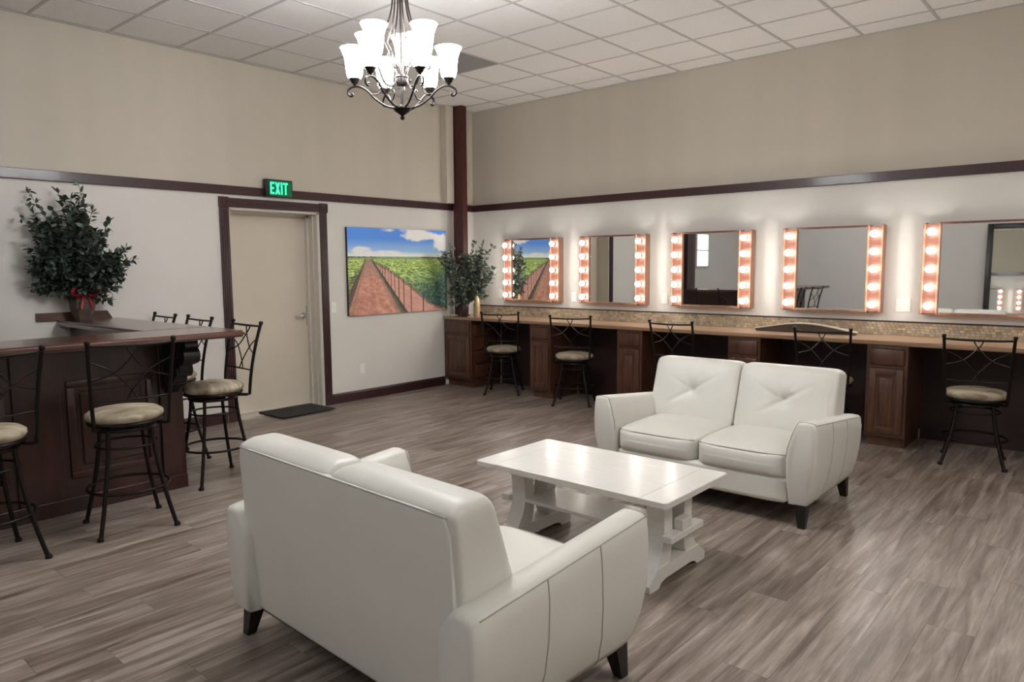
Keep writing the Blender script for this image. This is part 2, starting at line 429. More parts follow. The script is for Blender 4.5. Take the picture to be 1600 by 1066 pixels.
y += .027; seg(y, y+.056, hz-.02, hz); seg(y+.056/2-st/2, y+.056/2+st/2, -hz, hz-.02)
obj('letters', b, 'sign_green', t)

# ------------------------------------------------------------------ vineyard canvas
def canvas():
    PWm, PHm = 1.575, 1.03; NX, NZ = 360, 236
    rnd = random.Random(3)
    gw, gh = 64, 48; grid = [[rnd.random() for _ in range(gw)] for _ in range(gh)]
    def vn(x, y):
        x %= gw; y %= gh; i, j = int(x), int(y); fx, fy = x-i, y-j; fx = fx*fx*(3-2*fx); fy = fy*fy*(3-2*fy)
        a = grid[j][i]*(1-fx)+grid[j][(i+1) % gw]*fx; c = grid[(j+1) % gh][i]*(1-fx)+grid[(j+1) % gh][(i+1) % gw]*fx
        return a*(1-fy)+c*fy
    def fb(x, y): return .5*vn(x, y)+.3*vn(x*2.1+7, y*2.1+3)+.2*vn(x*4.3+1, y*4.3+9)
    def mix(a, c, t): t = max(0, min(1, t)); return tuple(p*(1-t)+q*t for p, q in zip(a, c))
    HZ = .672
    blue1, blue2, white = rgb('#4d8be6'), rgb('#a9cdf3'), rgb('#f4f3f4')
    def lin(v, v0, u0, v1, u1): return u0+(u1-u0)*(v-v0)/(v1-v0)
    def paint(u, v):
        if v > HZ:
            s = (v-HZ)/(1-HZ)
            c = mix(blue2, blue1, s*1.6)
            c = mix(c, white, 1-s*5.5)
            n = fb(u*9+2, v*13)
            for (cu, cv, ru, rv, g) in ((.70, .95, .19, .10, 1.5), (.60, 1.0, .12, .05, 1.2), (.95, .86, .11, .11, 1.5), (.12, .75, .13, .05, 1.3), (.38, .985, .08, .025, .8), (.3, .72, .3, .03, .7)):
                d = 1-((u-cu)/ru)**2-((v-cv)/rv)**2
                c = mix(c, mix(rgb('#c9c8d2'), white, n*1.6), (d*1.2+(n-.5)*1.8)*g)
            return c
        k = (HZ-v)/HZ                       # 0 horizon .. 1 bottom
        fs_ = 1/(k+.10)                      # texture gets finer towards the horizon
        n = fb(u*8*fs_, v*7*fs_+3); n2 = fb(u*17*fs_+5, v*16*fs_); n3 = vn(u*170+3, v*120)
        left = lin(v, HZ, .176, 0, -.02); right = lin(v, HZ, .196, 0, .50)
        leftb = lin(v, HZ, .170, 0, -.20)
        g0 = mix(rgb('#3d6a2a'), rgb('#8fbb4c'), n*1.6-.25)
        green = mix(g0, rgb('#e4ef96'), (n2-.47)*5.0*(1-abs(k-.34)*1.2))
        green = mix(green, rgb('#b9d081'), .45-k*2.2)
        green = mix(green, rgb('#2c5648'), max(0, (u-.45)*1.1+(k-.36)*1.9)*(.5+n2)+max(0, u-.88)*3*(k > .15))
        green = mix(green, rgb('#1d3320'), (.42-n2)*5)
        green = mix(green, rgb('#a9c6b8'), (n3-.66)*3.0*(k > .28))
        soil = mix(rgb('#9a5d49'), rgb('#dfa894'), n2*.9+n3*.5-.2)
        soil = mix(soil, rgb('#8b7a6c'), .85-k*2.0)
        if k < .045:
            c = mix(rgb('#8ea973'), rgb('#6d8c55'), n3)
            if k < .022 and (u < .18 or (.2 < u < .27) or u > .72) and n3 > .35: c = rgb('#33452f')
        elif u < leftb: c = mix(green, rgb('#cdd987'), (n2-.40)*2.0) if k < .62 else mix(rgb('#4a3f38'), rgb('#b08474'), n3)
        elif u < left:
            q = (left-u)/(left-leftb+1e-6)
            c = mix(rgb('#3c332f'), rgb('#7c695e'), n3)
            if q > .45: c = mix(c, green, .9-k*.9)
            if (u*90) % 1 < .2 and k > .3: c = rgb('#332b27')
        elif u < right:
            c = soil
            m_ = (u-left)/(right-left)
            if abs(m_-.5) < .06 and n3 > .5: c = mix(c, rgb('#8a5644'), .35)
            if m_ < .12 or m_ > .90: c = mix(c, rgb('#7c6a52'), .4*n3+.15)
        else:
            du = u-.195
            bot = HZ-.03-.66*(1-math.exp(-du*1.55))*1.32*(.35+.65*min(1, du*1.6))
            sh = .060*k+.012
            edge = bot+.05*(n2-.5)+.02*(n3-.5)
            if u < right+sh*.45: c = mix(rgb('#3c3a2e'), rgb('#7d7a5c'), n3)
            elif u < right+sh: c = mix(rgb('#262521'), rgb('#54504a'), n3)
            elif v < edge:
                c = mix(soil, rgb('#e0b0a4'), .35)
                if v > edge-.025-.02*k: c = mix(c, rgb('#3b4a36'), .6)
                for pu in (.30, .32, .345, .375, .405, .44, .48, .53, .605, .735):
                    if abs(u-pu) < .0026+.006*max(0, pu-.35): c = rgb('#332a28')
            else:
                c = green
                if k < .30 and abs((u-.195)-k*.33) < .012+.05*k*.3: c = mix(c, rgb('#d3dfae'), .5)
        return c
    me = bpy.data.meshes.new('print')
    vs = []; cols = []
    for j in range(NZ+1):
        for i in range(NX+1):
            u, v = i/NX, j/NZ
            vs.append((0, (u-.5)*PWm, v*PHm)); cols.append(tuple(min(1, 1.3*x+.01) for x in paint(u, v)))
    fs = [(j*(NX+1)+i, j*(NX+1)+i+1, (j+1)*(NX+1)+i+1, (j+1)*(NX+1)+i) for j in range(NZ) for i in range(NX)]
    me.from_pydata(vs, [], fs)
    at = me.color_attributes.new('print', 'FLOAT_COLOR', 'POINT')
    at.data.foreach_set('color', [x for c in cols for x in (*c, 1)])
    m, n, l, bs = new_mat('canvas_print'); a = n.new('ShaderNodeVertexColor'); a.layer_name = 'print'
    l.new(a.outputs[0], bs.inputs['Base Color']); bs.inputs['Roughness'].default_value = .55
    me.materials.append(m)
    t = thing('canvas_picture', 'large canvas photo of a vineyard row under blue sky on the wall', 'picture', (0, -1.348, 1.008))
    bxo('stretcher_frame', (.001, .036, -PWm/2, PWm/2, 0, PHm), 'frame_black', t)
    o = bpy.data.objects.new('print', me); COL.objects.link(o); o.parent = t; o.location = (.037, 0, 0)
canvas()

# ------------------------------------------------------------------ wall plates
def plate_x(name, label, y, z, kind):        # on the left wall
    t = thing(name, label, 'outlet' if kind == 'outlet' else 'switch', (0, y, z))
    b = B(); box(b, 0.0005, .006, -.037, .037, -.06, .06, bev=.002); obj('cover', b, 'plate_white', t)
    if kind == 'outlet':
        for s in (-1, 1): bxo('socket', (.006, .0075, -.017, .017, s*.027-.014, s*.027+.014), 'plate_white', t, bev=.001)
    else: bxo('rocker', (.006, .010, -.016, .016, -.033, .033), 'plate_white', t, bev=.002)
plate_x('wall_outlet', 'white duplex outlet low on the wall below the vineyard picture', -1.945, .37, 'outlet')
plate_x('light_switch', 'white light switch on the wall between the door and vineyard picture', -2.325, 1.12, 'switch')
def plate_y(label, x, z, gang):
    t = thing('vanity_outlet', label, 'outlet', (x, 0, z), 0, 'outlet plates along the vanity wall')
    w_ = .037 if gang == 1 else .06
    b = B(); box(b, -w_, w_, -.006, -.0005, -.06, .06, bev=.002); obj('cover', b, 'plate_white', t)
    for k in ([0] if gang == 1 else [-.026, .026]):
        for s in (-1, 1): bxo('socket', (k-.015, k+.015, -.0085, -.006, s*.026-.014, s*.026+.014), 'plate_white', t, bev=.001)
plate_y('white outlet plate between the corner plant and the nearest lighted mirror', .50, 1.20, 1)
plate_y('white outlet plate between the first and second lighted mirrors from the column', 1.71, 1.19, 1)
plate_y('white outlet plate between the second and third lighted mirrors from the column', 2.96, 1.20, 1)
plate_y('wide double outlet plate between the fourth and fifth mirrors from the column', 5.375, 1.195, 2)

# ------------------------------------------------------------------ lighted vanity mirrors
MW, MZ0, MZ1 = .905, 1.122, 1.922; FD = .105
def make_mirror(label):
    t = thing('lighted_mirror', label, 'mirror', (0, 0, 0), 0, 'lighted mirrors along the vanity wall')
    for s, x0 in ((0, 0), (1, MW-.137)):
        b = B(); box(b, x0+.004, x0+.133, -FD+.008, -.002, .012, MZ1-MZ0-.012); lb = obj('light_box', b, 'copper_plate', t)
        # light-coloured edge mouldings of the strip
        b = B()
        for xx in (x0, x0+.119): box(b, xx, xx+.018, -FD, -.002, 0, MZ1-MZ0, bev=.003)
        obj('edge_strip', b, 'rail_wood_light', lb)
        for k in range(5):
            z = .08+.160*k
            b = B(); cx = x0+.068
            prof = []
            for a in range(13):
                th = math.pi*a/12; prof.append((.031*math.sin(th)+1e-4, -.031*math.cos(th)))
            rings = lathe(b, prof, 16, (0, 0, 0))
            bmesh.ops.rotate(b, verts=b.verts, cent=(0, 0, 0), matrix=Matrix.Rotation(R(90), 3, 'X'))
            bmesh.ops.translate(b, verts=b.verts, vec=(cx, -FD-.044, z))
            bo = obj('bulb', b, 'bulb', t, 180)
            b = B(); tube(b, [(cx, -FD+.006, z), (cx, -FD-.018, z)], .019, 14); obj('socket', b, 'chrome', bo, 40)
    bxo('mirror_glass', (.137, MW-.137, -FD+.020, -.004, .020, MZ1-MZ0-.016), 'mirror_glass', t)
    bxo('top_rail', (.137, MW-.137, -FD+.004, -.002, MZ1-MZ0-.018, MZ1-MZ0), 'copper_plate', t, bev=.002)
    bxo('bottom_rail', (.137, MW-.137, -FD+.004, -.002, 0, .022), 'rail_wood_light', t, bev=.002)
    return t
words = ['first', 'second', 'third', 'fourth', 'fifth']
m0 = make_mirror('')
for i in range(5):
    lab = '%s lighted copper-framed mirror from the red column, ten globe bulbs' % words[i]
    if i == 0: m0.location = (.642, 0, MZ0); m0['label'] = lab
    else: dup(m0, (.642+1.221*i, 0, MZ0), 0, lab)

# ------------------------------------------------------------------ vanity counter, backsplash, cabinets
CT = .920; CF = -.60
vc = thing('vanity_counter', 'long brown wood vanity countertop running along the wall under the mirrors', 'counter', (0, 0, 0))
b = B(); prism(b, [(CF+.006, CT-.038), (CF, CT-.028), (CF, CT-.008), (CF+.006, CT), (-.001, CT), (-.001, CT-.038)], .001, ROOM_X-.05, 'yz'); obj('countertop', b, 'counter_wood', vc, 30)
for (x0, x1) in ((.52, 1.48), (1.79, 2.71), (3.02, 3.98), (4.30, 5.24), (5.56, 8.8)):
    bxo('kneehole_panel', (x0, x1, -.018, .0, .0, CT-.039), 'panel_dark', wr)
bs = thing('tile_backsplash', 'narrow mosaic tile backsplash of small tan tiles above the vanity counter', 'backsplash', (0, 0, 0))
bxo('grout_bed', (.001, ROOM_X-.05, -.008, -.001, CT, CT+.121), 'grout', bs)
b = B(); rnd = random.Random(5)
for rw in range(5):
    x = .002-rnd.random()*.05
    while x < 7.2:
        ln = .038
        x0, x1 = max(x+.0018, .002), x+ln-.0018
        if x1-x0 > .01: box(b, x0, x1, -.0125-rnd.random()*.0012, -.008, CT+.0015+rw*.0235, CT+.0015+rw*.0235+.0210)
        x += ln
o = obj('mosaic_tiles', b, 'mosaic', bs); o['kind'] = 'stuff'
bxo('top_edge', (.001, ROOM_X-.05, -.018, -.001, CT+.121, CT+.130), 'panel_dark', bs, bev=.002)

def make_cabinet(x0, x1, label, side_knobs=0, door_knob=False):
    t = thing('vanity_cabinet', label, 'cabinet', (x0, 0, 0), 0, 'narrow base cabinets under the vanity counter')
    W = x1-x0; F = -.575
    b = B(); box(b, 0, W, F, -.02, .095, CT-.039); box(b, .012, W-.012, F+.05, -.02, 0, .095)
    obj('carcass', b, 'cabinet_wood', t)
    fw = .033
    b = B()
    box(b, 0, fw, F-.010, F, .095, CT-.04, bev=.002); box(b, W-fw, W, F-.010, F, .095, CT-.04, bev=.002)
    box(b, fw, W-fw, F-.010, F, .095, .125, bev=.002); box(b, fw, W-fw, F-.010, F, CT-.07, CT-.04, bev=.002); box(b, fw, W-fw, F-.010, F, .685, .71, bev=.002)
    obj('face_frame', b, 'cabinet_wood', t)
    b = B(); box(b, fw-.006, W-fw+.006, F-.028, F-.010, .715, CT-.072, bev=.006); obj('drawer_front', b, 'cabinet_wood', t, 30)
    b = B(); x0_, x1_, z0, z1 = fw-.006, W-fw+.006, .122, .682; st = .055
    for d in ((x0_, x0_+st, z0, z1), (x1_-st, x1_, z0, z1), (x0_+st, x1_-st, z1-st, z1), (x0_+st, x1_-st, z0, z0+st)):
        box(b, d[0], d[1], F-.029, F-.010, d[2], d[3], bev=.004)
    do = obj('door', b, 'cabinet_wood', t, 30)
    b = B(); box(b, x0_+st-.004, x1_-st+.004, F-.020, F-.008, z0+st-.004, z1-st+.004)
    box(b, x0_+st+.025, x1_-st-.025, F-.026, F-.018, z0+st+.025, z1-st-.025, bev=.006); obj('raised_panel', b, 'cabinet_wood', do, 30)
    if side_knobs:
        s = side_knobs; xx = W if s > 0 else 0
        zs = (.135, .31, .485, .66, .83)
        for z0, z1 in zip(zs, zs[1:]):
            a = sorted((xx, xx+s*.014)); b = B(); box(b, a[0], a[1], -.545, -.08, z0+.008, z1-.004, bev=.004); dr = obj('side_drawer', b, 'cabinet_wood', t, 30)
            b = B(); zc = (z0+z1)/2; tube(b, [(xx+s*.013, -.31, zc), (xx+s*.026, -.31, zc), (xx+s*.030, -.31, zc), (xx+s*.042, -.31, zc), (xx+s*.045, -.31, zc)], [.006, .006, .014, .015, .008], 12); obj('knob', b, 'chrome', dr, 50)
    return t
cabs = [(.004, .505, 'base cabinet with side drawers in the corner below the potted plant', 1),
        (1.48, 1.79, 'narrow base cabinet between the first and second vanity chairs from the column', -1),
        (2.71, 3.02, 'narrow base cabinet between the second and third vanity chairs from the column', 0),
        (3.98, 4.30, 'narrow base cabinet between the third and fourth vanity chairs from the column', 0),
        (5.24, 5.56, 'narrow base cabinet between the fourth and fifth vanity chairs from the column', 0)]
for c in cabs: make_cabinet(*c)

# ------------------------------------------------------------------ bar
BT = 1.14
bb = thing('bar_cabinet', 'dark mahogany paneled bar front with posts and black carved corbels', 'bar', (0, 0, 0))
XF, YE = 1.82, -4.94
bxo('front_wall', (XF-.11, XF, ROOM_Y+1.2, YE, .0, BT-.046), 'mahogany', bb)
be = thing('bar_cabinet', 'mahogany paneled bar return running from the bar front to the wall', 'bar', (0, 0, 0))
bxo('end_wall', (.02, XF-.111, YE-.11, YE, .0, BT-.046), 'mahogany', be)
for (y0, y1) in ((YE-.16, YE), (-5.98, -5.72), (-6.95, -6.75)):
    bxo('post', (XF, XF+.022, y0, y1, .10, BT-.046), 'mahogany', bb, bev=.004)
for (y0, y1) in ((-5.68, -5.14), (-6.70, -6.02), (-7.6, -7.0)):
    b = B(); z0, z1 = .22, .86
    for d in ((y0, y1, z1-.045, z1), (y0, y1, z0, z0+.045), (y0, y0+.045, z0+.045, z1-.045), (y1-.045, y1, z0+.045, z1-.045)):
        box(b, XF, XF+.018, d[0], d[1], d[2], d[3], bev=.005)
    pm = obj('panel_moulding', b, 'mahogany', bb, 30)
    bxo('raised_panel', (XF, XF+.010, y0+.08, y1-.08, z0+.08, z1-.08), 'mahogany', pm, bev=.008)
for (x0, x1) in ((.12, .85), (.95, 1.68)):
    b = B(); z0, z1 = .22, .86
    for d in ((x0, x1, z1-.045, z1), (x0, x1, z0, z0+.045), (x0, x0+.045, z0+.045, z1-.045), (x1-.045, x1, z0+.045, z1-.045)):
        box(b, d[0], d[1], YE, YE+.018, d[2], d[3], bev=.005)
    obj('panel_moulding', b, 'mahogany', be, 30)
b = B(); box(b, XF, XF+.026, ROOM_Y+1.2, YE+.004, 0, .10, bev=.004); obj('base_trim', b, 'mahogany', bb)
b = B(); box(b, XF, XF+.02, ROOM_Y+1.2, YE, BT-.10, BT-.046, bev=.004); obj('top_trim', b, 'mahogany', bb)
bxo('inner_shelf', (1.31, XF-.11, ROOM_Y+1.2, YE-.12, .80, .83), 'mahogany', bb)
bxo('inner_shelf', (.02, 1.30, YE-.60, YE-.11, .80, .83), 'mahogany', be)
def corbel(y):
    b = B()
    prof = [(XF+.022, BT-.05), (XF+.36, BT-.05), (XF+.37, BT-.09), (XF+.345, BT-.11), (XF+.362, BT-.16), (XF+.33, BT-.21), (XF+.27, BT-.225), (XF+.255, BT-.27), (XF+.19, BT-.30), (XF+.165, BT-.35), (XF+.10, BT-.375), (XF+.06, BT-.42), (XF+.022, BT-.44)]
    prism(b, prof, y-.045, y+.045, 'xz')
    # carved rolls and leaves
    for (cx, cz, rad) in ((XF+.315, BT-.155, .055), (XF+.205, BT-.265, .045), (XF+.10, BT-.345, .045)):
        tube(b, [(cx, y-.065, cz), (cx, y-.055, cz), (cx, y+.055, cz), (cx, y+.065, cz)], [rad*.7, rad, rad, rad*.7], 14)
    for k in range(5):
        tube(b, smooth_path([(XF+.06+.05*k, y-.048+.024*k, BT-.40+.055*k), (XF+.10+.05*k, y-.048+.024*k, BT-.37+.055*k), (XF+.10+.05*k, y-.048+.024*k, BT-.31+.05*k)], 3), .014, 6)
    o = obj('corbel', b, 'frame_black', bb, 40); o['label'] = 'black carved corbel'
corbel(-5.02); corbel(-6.35)
bt = thing('worktop', 'glossy reddish brown L-shaped bar top with rounded front edge', 'bar top', (0, 0, 0))
XO, YO, XI, YI = 2.27, -4.655, 1.72, -5.15
def slab(name, pts, mat, round_):
    b = B(); prism(b, pts, BT-.045, BT, 'xy')
    bmesh.ops.bevel(b, geom=[e for e in b.edges if abs(e.verts[0].co.z-e.verts[1].co.z) < 1e-5], offset=.014, segments=3, affect='EDGES')
    return obj(name, b, mat, bt, 40)
slab('front_slab', [(XI, ROOM_Y+1.1), (XO, ROOM_Y+1.1), (XO, YO-.05), (XO-.02, YO-.012), (XO-.06, YO), (XI, YO)], 'bar_top_wood', 0)
slab('side_slab', [(.002, YI), (XI-.001, YI), (XI-.001, YO), (.002, YO)], 'bar_top_wood_x', 0)
b = B(); prism(b, [(-5.30, BT), (-4.705, BT), (-4.745, BT+.068), (-5.30, BT+.068)], .002, .022, 'yz'); obj('splash_board', b, 'bar_top_wood', bt)

# tall cabinet and small window behind the bar, seen in the third mirror
t = thing('tall_cabinet', 'tall dark wood cabinet behind the bar, reflected in the third mirror', 'cabinet', (0, -5.97, 0))
bxo('carcass', (.002, .30, -.17, .17, 0, 2.28), 'mahogany', t)
for s in (-1, 1):
    d = bxo('door', (.30, .32, *sorted((s*.004, s*.165)), .10, 2.25), 'mahogany', t, bev=.004)
    bxo('handle', (.32, .335, *sorted((s*.02, s*.032)), 1.0, 1.15), 'chrome', d, bev=.003)
w1 = sroot('window_1')
bxo('pane', (.002, .008, -7.30, -6.80, 1.55, 2.20), 'window_day', w1)
b = B()
for d in ((-7.34, -7.30, 1.51, 2.24), (-6.80, -6.76, 1.51, 2.24), (-7.30, -6.80, 2.20, 2.24), (-7.30, -6.80, 1.51, 1.55), (-7.30, -6.80, 1.86, 1.885)):
    box(b, .001, .03, *d)
obj('window_frame', b, 'jamb_paint', w1)
# black framed floor mirror on the back wall, reflected in the fifth mirror
t = thing('floor_mirror', 'tall black-framed floor mirror, seen reflected in the fifth vanity mirror', 'mirror', (5.45, ROOM_Y+.16, 0))
t.rotation_euler = (R(3.5), 0, 0)
b = B()
for d in ((-.70, -.60, 0, 2.3), (.60, .70, 0, 2.3), (-.60, .60, 2.2, 2.3), (-.60, .60, 0, .10)): box(b, d[0], d[1], -.02, .03, d[2], d[3], bev=.008)
obj('frame', b, 'frame_black', t, 40)
bxo('mirror_glass', (-.60, .60, -.01, .012, .10, 2.2), 'mirror_glass', t)

# ------------------------------------------------------------------ stools
def make_stool(name, seat, label, cat, group):
    t = thing(name, label, cat, (0, 0, 0), 0, group)
    bh = seat+.43; lt = seat-.115
    def leg_pt(z):
        q = z/lt
        return .118+.092*(1-q)**1.5
    for sx in (-1, 1):
        for sy in (-1, 1):
            b = B(); pts = [(sx*leg_pt(z), sy*leg_pt(z), z) for z in [lt*i/8 for i in range(9)]]
            tube(b, pts, .0125, 8); lathe(b, [(.019, 0), (.019, .012), (.014, .022)], 10, (pts[0][0], pts[0][1], 0))
            obj('leg', b, 'black_iron', t, 50)
    b = B(); zl = seat*.345; ring(b, leg_pt(zl)*1.414, zl, .009); obj('foot_ring', b, 'black_iron', t, 60)
    b = B(); zl = seat*.70; ring(b, leg_pt(zl)*1.414-.006, zl, .007); obj('upper_ring', b, 'black_iron', t, 60)
    b = B(); ring(b, .165, lt, .012, 32); box(b, -.165, .165, -.012, .012, lt-.010, lt+.010); box(b, -.012, .012, -.165, .165, lt-.010, lt+.010)
    box(b, -.065, .065, -.065, .065, lt-.022, lt+.034, bev=.004); obj('swivel_plate', b, 'black_iron', t, 40)
    b = B(); lathe(b, [(.0005, -.075), (.175, -.075), (.200, -.066), (.216, -.045), (.214, -.026), (.19, -.009), (.12, .004), (.0005, .008)], 32, (0, 0, seat), cap0=False, cap1=False)
    obj('seat', b, 'seat_fabric', t, 70)
    b = B(); ring(b, .20, seat-.078, .010, 32); obj('seat_frame', b, 'black_iron', t, 60)
    def back(z):    # y of the back at height z
        q = (z-(seat-.09))/(bh-(seat-.09)); return .185+.03*q+.07*q*q
    hw = lambda z: .205+.02*(z-seat)/.43
    for s in (-1, 1):
        b = B(); zs = [seat-.09+(bh-seat+.09)*i/8 for i in range(9)]
        pts = [(s*.15, .12, seat-.092), (s*.19, .165, seat-.094)]+[(s*hw(z), back(z), z) for z in zs]
        tube(b, pts, .0115, 8); lathe(b, [(.012, -.008), (.016, 0), (.016, .012), (.009, .018)], 10, (pts[-1][0], pts[-1][1], bh-.004)); obj('back_post', b, 'black_iron', t, 50)
    def crv(u, z): return (u*hw(z), back(z)+.022*(1-u*u), z)
    zt, zb = bh-.022, seat+.085
    for z, nm, r in ((zt, 'top_rail', .008), (zb, 'lower_rail', .006)):
        b = B(); tube(b, [crv(-1+.2*i, z-.006*(1-(-1+.2*i)**2)) for i in range(11)], r, 8); obj(nm, b, 'black_iron', t, 60)
    zz = lambda w_: zb+(zt-zb)*w_
    for s in (-1, 1):
        for pts in ([(.16, 1), (0, .80), (-.42, .50), (-1, .36)], [(-1, .72), (-.5, .54), (-.05, .2), (.12, 0)]):
            b = B(); tube(b, smooth_path([crv(s*u, zz(v)) for u, v in pts], 5), .0048, 6); obj('lattice_rod', b, 'black_iron', t, 60)
    return t
G1 = 'black iron bar stools around the bar'
st0 = make_stool('bar_stool', .735, 'black iron swivel bar stool at the bar front facing the framed mahogany panel', 'stool', G1)
st0.location = (2.345, -5.53, 0); st0.rotation_euler = (0, 0, R(-90-9))
dup(st0, (2.36, -6.27, 0), R(-90+4), 'black iron bar stool at the bar front, beside the one facing the framed panel')
dup(st0, (1.82, -4.705, 0), R(-3), 'black iron bar stool pulled up to the bar end in front of the door trim')
dup(st0, (.99, -4.665, 0), R(-2), 'black iron stool behind the bar, middle one of the three facing the wall side')
dup(st0, (.33, -4.665, 0), R(-2), 'black iron stool behind the bar closest to the potted plant with red ribbon')
G2 = 'black iron chairs along the vanity counter'
c0 = make_stool('vanity_chair', .59, 'first vanity chair from the red column, black iron with tan seat', 'chair', G2)
c0.location = (1.04, -.56, 0); c0.rotation_euler = (0, 0, R(180+32))
dup(c0, (2.15, -.60, 0), R(180+26), 'second vanity chair from the red column, black iron with tan seat')
dup(c0, (3.51, -.62, 0), R(180+3), 'third vanity chair from the red column, black iron with tan seat')
dup(c0, (4.92, -.60, 0), R(180+7), 'fourth vanity chair from the red column, in front of the bowed tray')
dup(c0, (6.06, -.64, 0), R(180+8), 'fifth vanity chair from the red column, black iron with tan seat')

# ------------------------------------------------------------------ sofas
def make_sofa(label):
    t = thing('loveseat', label, 'sofa', (0, 0, 0), 0, 'pair of white leather loveseats')
    for sx in (-1, 1):
        for sy in (-1, 1):
            b = B(); x, y = sx*.675, sy*.375
            top = [(x-.036, y-.036), (x+.036, y-.036), (x+.036, y+.036), (x-.036, y+.036)]
            ox, oy = sx*.012, sy*.03
            lo = [bm_ for bm_ in [(x+ox-.020, y+oy-.020), (x+ox+.020, y+oy-.020), (x+ox+.020, y+oy+.020), (x+ox-.020, y+oy+.020)]]
            v = [b.verts.new((*p, 0)) for p in lo]+[b.verts.new((*p, .15)) for p in top]
            for f in ((3, 2, 1, 0), (4, 5, 6, 7), (0, 1, 5, 4), (1, 2, 6, 5), (2, 3, 7, 6), (3, 0, 4, 7)): b.faces.new([v[i] for i in f])
            obj('leg', b, 'leg_black', t)
    b = B(); cushion(b, (0, -.045, .215), (.615, .395, .085), k=16, cuts=9); obj('seat_base', b, 'leather', t, 60)
    for s in (-1, 1):
        def sf(u, v, w_, co):
            if w_ > 0: co.z += .028*(1-u**4)*(1-v*v)*w_
            if v < 0: co.y -= .018*(1-u**4)*(1-w_*w_)*(-v); co.z -= .010*(-v)**3*(1 if w_ > 0 else 0)
            if w_ > 0: co.z += .004*math.sin(u*7+v*3)*(1-u*u)*(1-v*v)
            return co
        b = B(); cushion(b, (s*.301, -.10, .365), (.300, .345, .085), k=9, cuts=15, fn=sf); sc = obj('seat_cushion', b, 'leather', t, 80)
        b = B(); pth = []
        for i in range(25):
            u = -1+2*i/24; pth.append((s*.301+u*.288, -.10-.336+.024*u**4-.010*(1-u**4), .430))
        tube(b, pth, .003, 6); obj('piping', b, 'leather_seam', sc)
        def bf(u, v, w_, co):
            # wedge: upright back, front leaning back, a tuft in the middle with creases to the corners
            q = (w_+1)/2; thick = .285-.115*q
            co.y = .139+.040*q-(1-v)/2*thick
            if w_ > 0: co.z -= .034*max(0, v)**2*w_**6
            if v < 0:
                g = -v
                co.y -= g*.034*(1-u**4)*(1-w_**4)
                uu_, ww = u, (w_-.05)*.8
                co.y += g*.024*math.exp(-(uu_*uu_+ww*ww)/.030)
                for a, amp, neg in ((36, .020, 1), (62, .012, 0), (110, .011, 0), (150, .009, 0)):
                    ca, sa = math.cos(R(a)), math.sin(R(a)); d = uu_*sa-ww*ca; al = uu_*ca+ww*sa
                    if al < 0 and not neg: continue
                    co.y += g*amp*math.exp(-(d/.030)**2)*math.exp(-(al/.42)**2)
            if w_ < -.2: co.x *= 1-.03*(max(0, -.2-w_)/.8)*(1 if u*s > 0 else 0)
            return co
        b = B(); cushion(b, (s*.338, .255, .643), (.336, .125, .230), k=13, cuts=39, fn=bf); obj('back_cushion', b, 'leather', t, 80)
    def pf(u, v, w_, co):
        q = (w_+1)/2
        co.y += .040*q+(.010*(1-u*u)*(1-w_*w_) if v > 0 else 0); return co
    b = B(); cushion(b, (0, .385, .488), (.652, .012, .350), k=26, cuts=13, fn=pf); bp = obj('back_panel', b, 'leather', t, 80)
    b = B(); tube(b, [(-.645+1.290*i/20, .4362, .8355) for i in range(21)], .0030, 6); obj('piping', b, 'leather_seam', bp)
    def prof(top):
        return [(.598, .13), (.598, .30), (.598, .43), (.606, .49), (.630, min(.575, top-.045)), (.656, top-.014), (.668, top-.001), (.712, top+.003), (.754, top-.001), (.767, top-.014), (.773, top-.06), (.775, .50), (.771, .38), (.754, .26), (.726, .165), (.708, .132)]
    for s in (-1, 1):
        b = B(); st = [(-.461, .020), (-.456, .009), (-.445, .002), (-.42, 0)]+[(-.42+.825*i/10, 0) for i in range(1, 11)]+[(.438, .002), (.449, .010), (.454, .020)]
        rings = []
        for (y, sh) in st:
            tt = (y+.455)/.885; top = .652-.088*tt
            P_ = prof(top); cx = .69; cz = .40
            # lower front corner of the side sweeps back towards the leg
            ring_ = []
            for (x, z) in P_:
                xx = x+(cx-x)/max(abs(cx-x), .05)*sh*min(1, abs(cx-x)/.05) if abs(cx-x) > 1e-6 else x
                zz_ = z+(cz-z)/abs(cz-z)*sh if abs(cz-z) > 1e-3 else z
                yy = y+(.045*max(0, (.45-z)/.32)**2 if y < -.2 else 0)+(.012*(1-((z-.4)/.3)**2)*(-1) if y < -.415 else 0)
                ring_.append(b.verts.new((s*xx, yy, zz_)))
            rings.append(ring_)
        n = len(rings[0])
        for A, C in zip(rings, rings[1:]):
            for k in range(n): b.faces.new((A[k], A[(k+1) % n], C[(k+1) % n], C[k]))
        b.faces.new(rings[0][::-1]); b.faces.new(rings[-1])
        ar = obj('arm', b, 'leather', t, 75)
        b = B()
        tube(b, [(s*.7665, -.445+.865*i/12, (.652-.088*(i/12))-.012) for i in range(13)], .0024, 6)      # seam under the top
        for y in (-.16, .12):                                                                            # vertical side seams
            tt = (y+.43)/.86; top = .652-.088*tt
            P_ = [p for p in prof(top)[9:]]
            tube(b, [(s*(x+.0005), y+(.05 if y < 0 else 0)*((.6-z)/.45)**2*-1, z) for x, z in P_], .0022, 6)
        # front edge welts
        P_ = prof(.649)
        tube(b, [(s*x, -.4445-.012*(1-((z-.4)/.3)**2)+.045*max(0, (.45-z)/.32)**2, z) for x, z in P_[2:10]], .0026, 6)
        obj('piping', b, 'leather_seam', ar)
    b = B(); box(b, -.60, .60, -.36, .38, .118, .14); obj('under_cover', b, 'leg_black', t)
    return t
s2 = make_sofa('white leather loveseat with its back to the vanity counter, facing the coffee table')
s2.location = (4.858, -2.572, 0)
